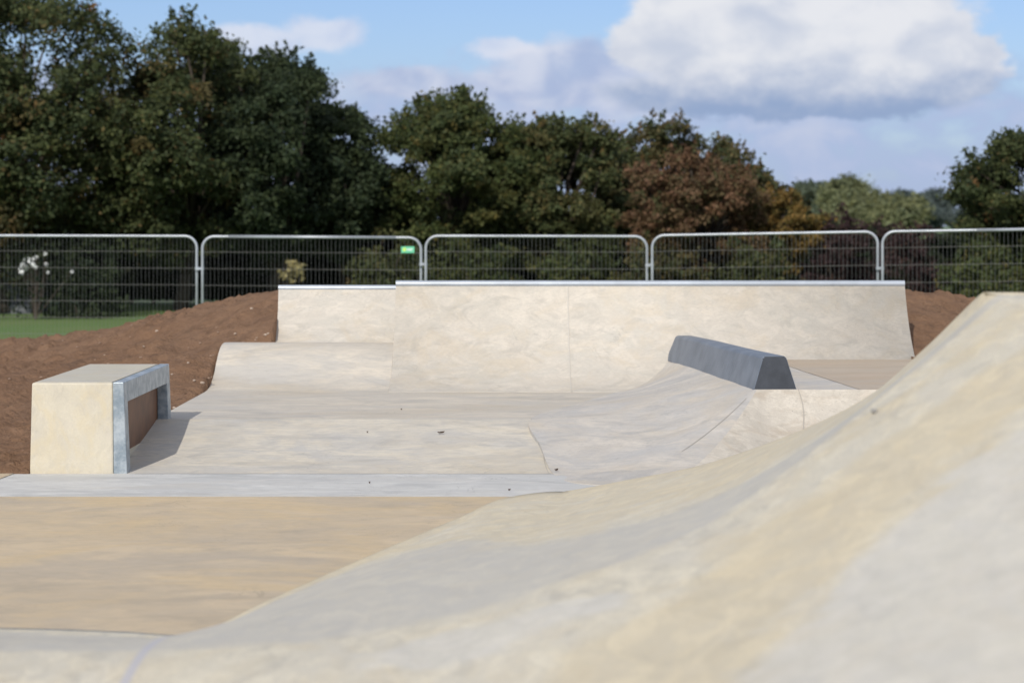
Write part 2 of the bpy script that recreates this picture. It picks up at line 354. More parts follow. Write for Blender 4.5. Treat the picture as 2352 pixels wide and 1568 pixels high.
# low bank up to the platform
def bankz(y):
    t = (y-YB0)/(YB1-YB0); return ZP*(t+.10*math.sin(math.pi*t)*(-1))
bank = empty('low_bank', (-1.2, YB0, 0), 'wide shallow concrete bank rising from the grey strip to the platform, right of the ledge', 'ramp')
bp = [(YB0+(YB1-YB0)*k/14, bankz(YB0+(YB1-YB0)*k/14)+.001) for k in range(15)]
o = profile_sheet('slope', bp, lambda y: -3.19 if y < 17.0 else -2.9, lambda y: lerp(.28, .14, (y-YB0)/(YB1-YB0)), BEIGE, nx=5)
def adopt(o, e):
    o.parent = e; o.matrix_parent_inverse.identity(); o.location = tuple(-c for c in e.location)
adopt(o, bank)
j = ribbon('joint', [(x, YB0-.002, .002) for x in np.linspace(-2.5, .26, 5)], .008, JOINT, None); adopt(j, bank)

# ------------------------------------------------------------------ quarter pipe
XQ0, XQ1 = -1.075, 3.634; ZQ = 1.11
def qprof(n, y0=YQ, L_=1.38, H=ZQ-ZP):
    Rr = (L_*L_+H*H)/(2*H); th = math.asin(L_/Rr); return [(y0+Rr*math.sin(th*k/n), ZP+Rr*(1-math.cos(th*k/n))) for k in range(n+1)]
qp = qprof(24); YT = qp[-1][0]
quarter = empty('quarter_pipe', (1.3, YQ, ZP), 'long tall pale concrete quarter pipe across the back with steel coping', 'quarter pipe')
mb = MB()
pf = qp+[(YT+.13, ZQ+.001), (YT+.16, -.6), (YQ, -.6)]
nP = len(pf); vv = [(XQ0, y, z) for y, z in pf]+[(XQ1, y, z) for y, z in pf]
ff = [(k, (k+1) % nP, nP+(k+1) % nP, nP+k) for k in range(nP)]; ff = [tuple(reversed(q_)) for q_ in ff]
ff += [tuple(range(nP)), tuple(reversed(range(nP, 2*nP)))]
o = mesh('face', vv, ff, PALE); o.data.polygons.foreach_set('use_smooth', [k < 24 for k in range(len(ff))]); adopt(o, quarter)
mb = MB(); mb.tube([(XQ0, YT+.005, ZQ-.006), (XQ1, YT+.005, ZQ-.006)], .03, 12); mb.box(XQ0, XQ1, YT+.01, YT+.11, ZQ-.03, ZQ+.014)
o = mb.build('coping', COPE); adopt(o, quarter)
xj = (1308-CX)/F*20.6
o = ribbon('joint', [(xj, y, z) for y, z in qp], .010, plain('pale_joint', (.50, .475, .425), .9), None, .004); adopt(o, quarter)

# lower left: rolled hump with a small bank behind
rp = [(YQ, ZP), (20.05, .212), (20.25, .245), (20.42, .30), (20.56, .37), (20.68, .437), (20.80, .493), (20.92, .53), (21.05, .552), (21.2, .560), (21.32, .558)]
roll = empty('rolled_hump', (-1.85, YQ, ZP), 'low rounded concrete hump at the left end of the platform, below the small bank', 'ramp')
rpc = curve(rp, 40)
o = profile_sheet('surface', [(a, b) for a, b in rpc], lambda y: -2.66, XQ0-.002, RAMP2 if 'RAMP2' in globals() else PLAT, nx=6); adopt(o, roll)
up_ = empty('upper_bank', (-1.7, 21.3, .56), 'short pale concrete bank with steel edge, left of the quarter pipe', 'ramp')
YU = 22.0; ZU = 1.05
mb = MB(); xa, xb = -2.20, XQ0-.002
mb.hexa([(xa-.02, 21.22, -.6), (xb, 21.22, -.6), (xb, YU+.2, -.6), (xa-.02, YU+.2, -.6), (xa+.03, 21.22, .50), (xb, 21.22, .50), (xb, YU+.2, .50), (xa-.03, YU+.2, .50)])
pb = [(21.22, .50), (21.4, .575), (21.6, .69), (21.8, .84), (YU, ZU), (YU+.2, ZU), (YU+.2, .50)]
nP = len(pb); xl = lambda z: lerp(-2.20, -2.24, (z-.5)/.55)
vv = [(xl(z), y, z) for y, z in pb]+[(xb, y, z) for y, z in pb]; ff = [(nP+k, nP+(k+1) % nP, (k+1) % nP, k) for k in range(nP-1)]+[tuple(range(nP)), tuple(reversed(range(nP, 2*nP)))]
mb.add(vv, ff)
o = mb.build('face', PALE); adopt(o, up_)
mb = MB(); mb.tube([(xl(ZU), YU, ZU-.005), (xb, YU, ZU-.005)], .027, 12); mb.box(xl(ZU), xb, YU+.005, YU+.08, ZU-.03, ZU+.012)
o = mb.build('coping', COPE); adopt(o, up_)

# ------------------------------------------------------------------ hip ramp with the dark block
ZD = .436
hip = empty('hip_ramp', (1.8, 16.9, 0), 'curved concrete hip ramp with a flat deck under the dark grey block', 'ramp')
toe = curve([(1.02, 20.5, .203), (.93, 19.9, .203), (.55, 18.6, .203), (.14, 17.07, .203), (.20, 16.1, .098), (.27, 15.2, .002), (.42, 14.62, .002), (.85, 14.45, .002), (1.35, 14.85, .002), (1.75, 15.45, .002), (2.1, 15.65, .002), (2.7, 15.7, .002), (4.2, 15.7, .002)], 97)
rid = curve([(1.41, 20.75, ZD), (1.455, 20.2, ZD), (1.52, 19.5, ZD), (1.64, 18.3, ZD), (1.74, 17.4, ZD), (1.775, 17.08, ZD), (1.79, 16.95, ZD), (1.80, 16.91, ZD), (1.83, 16.90, ZD), (1.90, 16.9, ZD), (2.1, 16.9, ZD), (2.7, 16.9, ZD), (4.2, 16.9, ZD)], 97)
toe[:, 2] += .004
rows = []; NR = 26
for k in range(NR+1):
    s = k/NR; pl = toe+(rid-toe)*s; zf = s**1.95*.92+.08*s
    pl = pl.copy(); pl[:, 2] = toe[:, 2]+(rid[:, 2]-toe[:, 2])*zf
    rows.append(pl)
rows = np.array(rows)
o = grid_mesh('curved_face', rows, RAMP); 
# rougher concrete on the camera-facing side, its sunlit brightness put into the colour
o.data.materials.append(ROUGHLIT)
nc = 96
for k in range(NR):
    for jx in range(nc):
        lim = 56+6*math.sin(k*.6)
        if jx > 57: o.data.polygons[k*nc+jx].material_index = 1
adopt(o, hip)
HROWS = rows
dk = [(p[0]+.0, p[1], ZD) for p in rid]
dv = [(p[0], p[1], ZD-.001) for p in rid[:69]]
dv = dv+[(2.56, 16.9, ZD-.001), (2.40, 19.2, ZD-.001), (2.33, 20.75, ZD-.001)]
o = mesh('deck', dv+[(a, b, ZP-.1) for a, b, c_ in dv], [tuple(range(len(dv)))[::-1]], RAMP); adopt(o, hip)
o = mesh('side_deck', [(2.565, 16.9, ZD), (4.2, 16.9, ZD), (4.2, 20.75, ZD), (2.335, 20.75, ZD), (2.405, 19.2, ZD), (2.565, 16.9, -.5), (4.2, 16.9, -.5), (4.2, 20.75, -.5)], [(0, 1, 2, 3, 4), (1, 0, 5, 6), (2, 1, 6, 7)], BROWN); adopt(o, hip)
def hpt(jx, s):
    k = s*NR; i = min(int(k), NR-1); t = k-i; return HROWS[i, jx]*(1-t)+HROWS[i+1, jx]*t
o = ribbon('joint', [hpt(52+int(0*s), s) for s in np.linspace(.46, .93, 14)], .005, JOINT, None); adopt(o, hip)
# joint going down from the right end of the block
jc = int(np.argmin(np.abs(rid[:, 0]-2.10)))
o = ribbon('joint', [(2.10+.02*math.sin(9*s), *hpt(jc, s)[1:]) for s in np.linspace(.25, 1, 12)], .007, JOINT, None, .006); adopt(o, hip)
o = ribbon('joint', [(.14+.02*math.sin(5*t)+.12*t, lerp(YB1, YB0, t), bankz(lerp(YB1, YB0, t))+.006) for t in np.linspace(0, 1, 12)], .004, JOINT, None); adopt(o, hip)

# dark block along the ridge: trapezoid section, hand-trowelled edges
blk_n = 60; bv = []; sec = [(-.012, 0), (.060, .228), (.078, .244), (.222, .244), (.242, .228), (.318, -.002)]
ra = np.array((1.79, 16.93)); rb = np.array((1.400, 20.78)); dr = (rb-ra)/np.linalg.norm(rb-ra); nrm = np.array((dr[1], -dr[0]))
for i in range(blk_n+1):
    t = i/blk_n; base = ra+(rb-ra)*t; slope = max(0, (i-blk_n+3)/3); wob = .004*math.sin(t*13)+.003*math.sin(t*31+1)
    for k, (u, z) in enumerate(sec):
        uu = u*(1-.12*t)+(wob if k == 0 else 0)
        zc = z*(1-.10*t)+(.002*math.sin(t*9+k*.7)) - (.01 if k == 0 else 0)
        p = base+nrm*uu-dr*.16*slope*(z/.24); bv.append((p[0], p[1], ZD+zc))
ns = len(sec); bf = [(i*ns+k, i*ns+k+1, (i+1)*ns+k+1, (i+1)*ns+k) for i in range(blk_n) for k in range(ns-1)]
bf += [tuple(range(ns))[::-1], tuple(range(blk_n*ns, blk_n*ns+ns))]
bf = [tuple(reversed(q_)) for q_ in bf]
o = mesh('grind_block', bv, bf, BLOCK, loc=(1.6, 18.8, ZD)); o.data.materials.append(plain('dark_block_end', (.055, .064, .080), .8, 0, 7, .3, None, .5)); o.data.polygons[len(bf)-2].material_index = 1; tag(o, 'long dark slate grey block with sloping sides on top of the hip ramp', 'block')  # near end face darker than the sides
m = o.modifiers.new('bevel', 'BEVEL'); m.width = .010; m.segments = 3; m.limit_method = 'ANGLE'; m.angle_limit = R(25)
o.data.polygons.foreach_set('use_smooth', [False]*len(o.data.polygons))

# ------------------------------------------------------------------ foreground ramp (rolls over a crest and falls to the floor)
back = [(-7, 9.6, 0), (-4, 9.5, 0), (-2.1, 9.4, 0), (-1.6, 9.32, 0), (-1.28, 9.30, 0), (-1.07, 10.1, 0), (-.70, 11.5, 0), (-.31, 12.9, 0), (-.04, 13.88, 0), (.34, 14.22, .001), (.707, 13.6, .142), (1.04, 12.9, .293), (1.28, 12.2, .46), (1.5, 11.4, .657), (1.66, 10.6, .867), (1.765, 9.75, 1.135), (1.852, 9.0, 1.388), (1.91, 8.96, 1.392), (2.6, 8.6, 1.40), (4.5, 8.0, 1.42)]
crest = [(-7, 6.7, .34), (-4, 6.9, .34), (-2.0, 7, .345), (-1.55, 7, .348), (-1.22, 7, .35), (-1.0, 7, .355), (-.8, 7.02, .36), (-.633, 7.05, .369), (-.40, 7.12, .39), (-.1, 7.3, .43), (.177, 7.5, .49), (.45, 7.75, .545), (.72, 8.0, .63), (1.03, 8.3, .79), (1.30, 8.5, .96), (1.65, 8.7, 1.20), (1.87, 8.8, 1.36), (1.95, 8.76, 1.375), (2.5, 8.3, 1.39), (4.5, 7.6, 1.4)]
nc2 = 217
Bk = curve(back, nc2); Cr = curve(crest, nc2)
Bk[:, 2] = np.clip(Bk[:, 2], 0, 1.386+.012*np.maximum(0, Bk[:, 0]-1.9)); Cr[:, 2] = np.minimum(Cr[:, 2], 1.372+.012*np.maximum(0, Cr[:, 0]-1.95))
near1 = [(-7, 5.4, .24), (-4, 5.6, .25), (-2.0, 5.8, .26), (-1.55, 5.8, .27), (-1.2, 5.8, .28), (-1.0, 5.8, .29), (-.8, 5.8, .31), (-.6, 5.8, .335), (-.36, 5.8, .36), (-.05, 5.8, .41), (.2, 5.8, .47), (.45, 5.8, .54), (.70, 5.8, .635), (.95, 5.8, .75), (1.2, 5.8, .86), (1.5, 5.9, .99), (1.7, 6.0, 1.07), (1.8, 6.0, 1.08), (2.4, 6.0, 1.12), (4.5, 5.8, 1.15)]
near2 = [(-7, 3.5, .1), (-4, 3.6, .12), (-2.0, 3.8, .15), (-1.5, 3.8, .17), (-1.15, 3.8, .19), (-.95, 3.8, .21), (-.75, 3.8, .235), (-.55, 3.8, .27), (-.3, 3.8, .31), (-.03, 3.8, .38), (.2, 3.8, .45), (.42, 3.8, .53), (.65, 3.8, .61), (.88, 3.8, .70), (1.15, 3.9, .78), (1.45, 3.9, .86), (1.65, 4.0, .90), (1.75, 4.0, .905), (2.3, 4, .95), (4.4, 4, 1.0)]
near3 = [(x, -1.5, z-.28) for x, y, z in near2]
N1 = curve(near1, nc2); N2 = curve(near2, nc2); N3 = curve(near3, nc2)
rows = []
M1 = 26
for k in range(M1+1):                                   # toe to crest, hollow at the toe and rounded at the crest
    s = k/M1; p = Bk+(Cr-Bk)*s
    w = np.clip(1-Bk[:, 2]/.25, 0, 1)                    # where the back edge stands on the floor
    e = s*s*(3-2*s)*.55+s*.45
    p = p.copy(); p[:, 2] = Bk[:, 2]+(Cr[:, 2]-Bk[:, 2])*(w*e+(1-w)*s)+(1-w)*.06*math.sin(math.pi*s)*0
    rows.append(p)
M2 = 60                                                  # crest down towards the camera through the near rows
ctl = [Bk, Cr, N1, N2, N3]
for k in range(1, M2+1):
    u = 1+3*k/M2; i = min(int(u), 3); t = u-i
    p0, p1, p2 = ctl[i-1], ctl[i], ctl[i+1]; p3 = ctl[min(i+2, 4)]
    T1 = (p2-p0)*.5; T2 = (p3-p1)*.5 if i+2 <= 4 else (p2-p1)
    if i == 1: T1 = (p2-p1)*.55+(p1-p0)*.25
    rows.append((2*t**3-3*t*t+1)*p1+(t**3-2*t*t+t)*T1+(-2*t**3+3*t*t)*p2+(t**3-t*t)*T2)
# hidden far side falls away behind the crest line
hid = Bk.copy(); nrmv = np.stack([np.gradient(Bk[:, 1]), -np.gradient(Bk[:, 0])], 1); nrmv /= np.linalg.norm(nrmv, axis=1)[:, None]+1e-9
wz = np.clip(Bk[:, 2]/.1, 0, 1)[:, None]
pre = []
for q_, dzf in ((1.0, 1.0), (.75, .62), (.5, .32), (.25, .10)):
    h = Bk.copy(); h[:, :2] += np.array((.35, .94))*wz*q_*np.maximum(.25, Bk[:, 2:3])*1.5; h[:, 2] = Bk[:, 2]*(1-dzf)-.004*q_; pre.append(h)
rows = np.array(pre+rows)
fg = empty('foreground_ramp', (.6, 8.5, 0), 'large smooth cream and grey concrete ramp filling the near right, out of focus', 'ramp')
o = grid_mesh('ridden_surface', rows, FORE, skirt=-.7)
# concrete stains, plus the dull shade of the far slope put into colour
me = o.data; nv = len(me.vertices); co = np.zeros(nv*3); me.vertices.foreach_get('co', co); co = co.reshape(-1, 3)
sxp = CX+F*co[:, 0]/np.maximum(co[:, 1], .3)
st = np.zeros((nv, 4)); st[:, 3] = 1
def pdist(P, line):
    best = np.full(len(P), 9.)
    for a, b in zip(line[:-1], line[1:]):
        a = np.array(a); b = np.array(b); t = np.clip(((P-a)@(b-a))/((b-a)@(b-a)), 0, 1); dd = np.linalg.norm(P-(a+t[:, None]*(b-a)), axis=1); best = np.minimum(best, dd)
    return best
band = [(.25, 5.5), (.42, 6.0), (.72, 6.6), (1.05, 7.0), (1.45, 7.35), (2.2, 7.6)]
dd = pdist(co[:, :2], band); st[:, 0] = np.clip(1.15-dd/.5, 0, 1)
st[:, 0] = np.maximum(st[:, 0], np.clip(1-pdist(co[:, :2], [(1.2, 8.1), (1.6, 8.35), (2.1, 8.4)])/.25, 0, 1)*.6)
ng = len(rows)*nc2
ri = np.zeros(nv); ri[:ng] = np.repeat(np.arange(len(rows)), nc2)
cf = np.clip((ri-4)/M1, 0, 2)
rt = np.clip((co[:, 0]+1.2)/1.2, 0, 1)
lo_ = .02+.66*np.clip((co[:, 0]+.9)/1.0, 0, 1)                               # far slope's shade painted grey, wide on the left, narrowing up the crest
st[:, 1] = np.where(ri > 3, np.clip((cf-lo_)/.16+.5, 0, 1)*np.clip((1.0-cf)/.05+.5, 0, 1), 0)
st[:, 0] = np.maximum(st[:, 0], np.where((ri > 3) & (cf < .8), .62*rt*np.clip((.80-cf)*3, 0, 1), 0))
st[:, 0] = np.maximum(st[:, 0], np.where((ri > 3) & (co[:, 0] > -1.2), 1.6*np.clip(1-cf/.16, 0, 1), 0)); st[:, 1] *= np.clip(cf/.16, 0, 1)
st[:, 2] = np.clip(1-pdist(co[:, :2], [(-1.29, 9.3), (-1.18, 8.4), (-1.12, 7.0), (-1.09, 6.0), (-1.05, 5)])/.028, 0, 1)
pz = np.ones((nv, 4)); up_l = [(-.1, 4.2), (.3, 4.9), (.62, 5.5), (.95, 6.2), (1.35, 6.75), (1.75, 7.05), (2.6, 7.2)]
ly = np.interp(co[:, 0], [q_[0] for q_ in up_l], [q_[1] for q_ in up_l]); pz[:, 0] = np.clip(.5+(ly-co[:, 1])/.9, 0, 1)*(co[:, 0] > -.3)
pz[:, 0] = np.maximum(pz[:, 0], np.clip(1-pdist(co[:, :2], [(-.25, 6.6), (.15, 6.85)])/.35, 0, 1))
ca = me.color_attributes.new('pale', 'FLOAT_COLOR', 'POINT'); ca.data.foreach_set('color', pz.ravel())
ca = me.color_attributes.new('stain_shade', 'FLOAT_COLOR', 'POINT'); ca.data.foreach_set('color', st.ravel())
adopt(o, fg)
FG = rows[4:]
# ------------------------------------------------------------------ ledge (box) with galvanised frame
led = empty('concrete_ledge', (-2.87, 16.2, 0), 'square cream concrete ledge with galvanised steel edge and a recessed brown side', 'ledge')
ya, yb = 15.21, 17.22; zt = .603
def led_hexa(mb, x0t, x1t, x0b, x1b, y0, y1, z0, z1, tb=.0):
    mb.hexa([(x0b, y0-tb, z0), (x1b, y0-tb, z0), (x1b, y1+tb, z0), (x0b, y1+tb, z0), (x0t, y0, z1), (x1t, y0, z1), (x1t, y1, z1), (x0t, y1, z1)])
XL, XR, fw, fd = -3.185, -2.575, .072, .135          # left/right faces, flange width, band depth
mb = MB(); led_hexa(mb, XL, XR-fw, XL-.022, XR-fw+.008, ya, yb, -.4, zt-.001, .008)
o = mb.build('concrete_body', BOXC, bevel=.012); adopt(o, led)
mb = MB(); mb.box(XL+.02, XR-fw-.01, ya+.02, yb-.02, zt-.004, zt+.0025); o = mb.build('trowelled_top', BOXT); adopt(o, led)
mb = MB()
xo = lambda z: XR+.024*(zt-z)/zt+.0           # outer face leans out a little
xi = XR-fw
def steelpost(y0, y1, z0):
    mb.hexa([(xi+.008, y0, z0), (xo(z0), y0, z0), (xo(z0), y1, z0), (xi+.008, y1, z0), (xi+.001, y0, zt+.003), (XR, y0, zt+.003), (XR, y1, zt+.003), (xi+.001, y1, zt+.003)])
steelpost(ya-.006, ya+.13, -.3); steelpost(yb-.13, yb+.004, -.1)
p0_, p1_ = ya+.130, yb-.130
mb.hexa([(xi+.001, p0_, zt-fd), (xo(zt-fd), p0_, zt-fd), (xo(zt-fd), p1_, zt-fd), (xi+.001, p1_, zt-fd), (xi+.001, p0_, zt+.003), (XR, p0_, zt+.003), (XR, p1_, zt+.003), (xi+.001, p1_, zt+.003)])
o = mb.build('steel_frame', GALV, bevel=.005); adopt(o, led)
mb = MB(); mb.box(xi-.006, xi+.004, ya+.131, yb-.131, -.1, zt-fd-.001)
o = mb.build('side_panel', BRDPL); adopt(o, led)

# ------------------------------------------------------------------ fence panels
RUB = plain('rubber_foot', (.03, .03, .03), .8)
def fence_panel(pl, pr, H=2.0, first=False, label='', sleeve=None):
    """pl, pr: top corners (x, y, z) of the outer tube centres"""
    pl = Vector(pl); pr = Vector(pr); u = (pr-pl); wd = u.length; u.normalize(); up = Vector((-u.z*u.x, 0, 1)).normalized(); up = Vector((0, 0, 1))
    e = empty('mesh_fence', tuple(pl-up*H), label, 'fence', 'temporary steel mesh fence panels in a line')
    O = pl
    def W_(a, h): return tuple(O+u*a-up*h-(pl-up*H))      # local coords relative to the empty
    mb = MB(); r = .19; pts = [W_(0, H)]
    pts += [W_(0, r+.3)]
    for k in range(9): th = math.pi/2*k/8; pts.append(W_(r-r*math.cos(th), r-r*math.sin(th)))
    for k in range(9): th = math.pi/2*k/8; pts.append(W_(wd-r+r*math.sin(th), r-r*math.cos(th)))
    pts += [W_(wd, r+.3), W_(wd, H)]
    mb.tube(pts, .021, 10); mb.tube([W_(0, H-.12), W_(wd, H-.12)], .017, 8)
    if sleeve: mb.tube([W_(sleeve[0], 0), W_(sleeve[1], 0)], .0245, 10)
    mb.build('frame', STEEL, e, smooth=True)
    mb = MB(); nW = int(wd/.064)
    for i in range(1, nW):
        a = wd*i/nW; top = 0.0
        if a < r: top = r-math.sqrt(max(0, r*r-(r-a)**2))
        if a > wd-r: top = r-math.sqrt(max(0, r*r-(a-wd+r)**2))
        a += .002*math.sin(i*2.3); mb.tube([W_(a, top+.01), W_(a, H-.12)], .0019, 4, False)
    mb.build('vertical_wires', WIRE, e)
    mb = MB()
    for h in (.245, .51, .775, 1.04, 1.305, 1.57):
        mb.tube([W_(.0, h), W_(wd, h)], .0028, 5, False)
    mb.build('horizontal_wires', WIREH, e)
    for a in (0, wd):
        mb = MB(); x, y, z = W_(a, H); mb.box(x-.12, x+.12, y-.3, y+.3, z-.10, z+.03); mb.build('foot', RUB, e, bevel=.02)
    return e
FP = [((-44, 541, 36.9), (452, 542.5, 36.5)), ((465, 543, 36.4), (967, 546, 36.1)), ((978, 542, 36.0), (1486, 543, 35.8)), ((1498, 541, 35.5), (2016, 532, 34.9)), ((2027, 532, 34.8), (2549, 524, 34.2))]
LB = ['steel mesh fence panel at the far left, in front of the grass and grey shed', 'steel mesh fence panel with the small green sign, above the earth mound', 'steel mesh fence panel standing wholly behind the left half of the quarter pipe', 'steel mesh fence panel behind the right half of the quarter pipe, before the russet tree', 'steel mesh fence panel at the far right with the brightest top rail']
SL = [None, (.42, 3.1), None, None, (1.4, 3.4)]
for (a, b), lb, sl in zip(FP, LB, SL): fence_panel(Q(*a), Q(*b), label=lb, sleeve=sl)
# couplers between panels
CL = ['small steel clamp joining the two left-most fence panels above the mound', 'small steel clamp joining fence posts just right of the green sign', 'small bright steel clamp joining fence posts behind the middle of the quarter pipe', 'small steel clamp joining fence posts near the right end of the quarter pipe']
for i, yy in enumerate((617, 607, 609, 616)):
    a = FP[i][1]; b = FP[i+1][0]; D = (a[2]+b[2])/2; p = Q(a[0], yy, D); q2 = Q(b[0], yy, D)
    mb = MB(); c0 = Vector(((p[0]+q2[0])/2, D, p[2])); hw = (q2[0]-p[0])/2
    for sx_ in (-1, 1):
        mb.tube([(sx_*hw, 0, -.022), (sx_*hw, 0, .022)], .029, 10)
    mb.box(-hw, hw, -.034, -.026, -.02, .02); mb.box(-hw, hw, .026, .034, -.02, .02); mb.tube([(0, -.055, 0), (0, .05, 0)], .009, 6)
    o = mb.build('fence_clamp', STEEL); o.location = c0; tag(o, CL[i], 'clamp', 'clamps between the fence panels')
# small green sign on the second panel
D = 36.13; s0 = Q(921.5, 566, D); s1 = Q(952, 581, D)
sg = empty('fence_sign', ((s0[0]+s1[0])/2, D-.04, s1[2]), 'small mint green sign with a yellow round emblem on the fence', 'sign')
w_ = (s1[0]-s0[0])/2; h_ = s0[2]-s1[2]
mb = MB(); mb.box(-w_, w_, -.004, .004, 0, h_); mb.build('panel', plain('sign_green', (.14, .56, .34), .5), sg, bevel=.003)
mb = MB(); vv = [(-.052+.030*math.cos(t), -.0062, h_*.54+.030*math.sin(t)) for t in np.linspace(0, 2*math.pi, 20)[:-1]]; vv += [(a, -.0045, c_) for a, b, c_ in vv]
k19 = 19; mb.add(vv, [tuple(range(k19))[::-1]]+[(i, (i+1) % k19, k19+(i+1) % k19, k19+i) for i in range(k19)]); mb.build('emblem', plain('sign_yellow', (.55, .80, .18), .5), sg)
mb = MB(); xx = -.012
for i, wl in enumerate((.012, .010, .013, .011, .012, .010)):
    mb.box(xx, xx+wl, -.0065, -.0042, h_*.40, h_*.40+.028); xx += wl+.004
mb.build('lettering', plain('sign_white', (.85, .9, .88), .5), sg)

# ------------------------------------------------------------------ trees
def leafmat(name):
    m, g, bs = newmat(name); at = g.N.new('ShaderNodeAttribute'); at.attribute_name = 'leaf'
    g.L.new(at.outputs['Color'], bs.inputs['Base Color']); bs.inputs['Roughness'].default_value = .65; bs.inputs['Specular IOR Level'].default_value = .2
    tr = g.N.new('ShaderNodeBsdfTranslucent'); g.L.new(at.outputs['Color'], tr.inputs[0]); mx = g.N.new('ShaderNodeMixShader'); mx.inputs[0].default_value = .38
    g.L.new(bs.outputs[0], mx.inputs[1]); g.L.new(tr.outputs[0], mx.inputs[2]); g.L.new(mx.outputs[0], g.N['Material Output'].inputs[0]); return m
LEAF = leafmat('leaves'); BARK = plain('bark', (.07, .055, .042), .9, 0, 9, .4)
def leaves_mesh(name, P, Nrm, size, cols, parent):
    n = len(P); Nn = Nrm/(np.linalg.norm(Nrm, axis=1)[:, None]+1e-9)
    r = rng.normal(size=(n, 3)); U = np.cross(Nn, r); U /= np.linalg.norm(U, axis=1)[:, None]+1e-9; Vv = np.cross(Nn, U)
    s = size*rng.uniform(.6, 1.25, n)[:, None]
    v = np.empty((n, 4, 3)); v[:, 0] = P-U*s*.55; v[:, 1] = P+Vv*s*.36+Nn*s*.06; v[:, 2] = P+U*s*.55; v[:, 3] = P-Vv*s*.36+Nn*s*.06
    me = bpy.data.meshes.new(name); me.vertices.add(n*4); me.vertices.foreach_set('co', v.ravel().astype(np.float32))
    me.loops.add(n*4); me.loops.foreach_set('vertex_index', np.arange(n*4, dtype=np.int32)); me.polygons.add(n); me.polygons.foreach_set('loop_start', np.arange(0, n*4, 4, dtype=np.int32)); me.update(calc_edges=True)
    ca = me.color_attributes.new('leaf', 'FLOAT_COLOR', 'POINT'); c4 = np.ones((n, 4, 4), np.float32); c4[:, :, :3] = cols[:, None, :]; ca.data.foreach_set('color', c4.ravel())
    me.materials.append(LEAF); o = bpy.data.objects.new(name, me); COL.objects.link(o); o.parent = parent; return o
PAL = {
 'green': [((.048, .062, .022), 5), ((.066, .074, .026), 3), ((.034, .048, .022), 4), ((.10, .085, .028), 1)],
 'maple': [((.042, .054, .022), 5), ((.062, .070, .026), 3), ((.12, .068, .028), .7), ((.030, .042, .020), 4)],
 'dark': [((.027, .039, .019), 5), ((.037, .048, .021), 3), ((.020, .031, .018), 3)],
 'olive': [((.058, .066, .026), 5), ((.044, .058, .026), 4), ((.10, .074, .028), 1.2)],
 'autumn': [((.080, .064, .028), 4), ((.052, .060, .026), 4), ((.115, .075, .030), 1.2), ((.040, .052, .024), 3)],
 'russet': [((.105, .060, .036), 5), ((.090, .058, .030), 3), ((.056, .056, .026), 3), ((.13, .072, .042), 1.2)],
 'purple': [((.036, .022, .024), 5), ((.046, .030, .028), 3), ((.058, .036, .028), 1)],
 'orange': [((.135, .085, .026), 4), ((.090, .074, .024), 3), ((.060, .060, .022), 2)],
 'lime': [((.115, .125, .062), 4), ((.092, .108, .060), 3), ((.135, .14, .062), 2)],
 'pale': [((.080, .100, .066), 4), ((.068, .088, .062), 3)],  # distance haze put into this paler, duller green
 'blue': [((.066, .086, .082), 4), ((.074, .092, .086), 3)],  # bluish far foliage, haze mixed into the leaf colour
 'shade': [((.022, .032, .018), 4), ((.030, .038, .018), 2)],  # near-black leaves, deep shade under the crowns put into the colour
 'straw': [((.30, .26, .13), 4), ((.22, .20, .10), 3)],
}
def pick(pal, n):
    e = PAL[pal]; w = np.array([a[1] for a in e], float); w /= w.sum(); return np.array([a[0] for a in e])[rng.choice(len(e), n, p=w)]
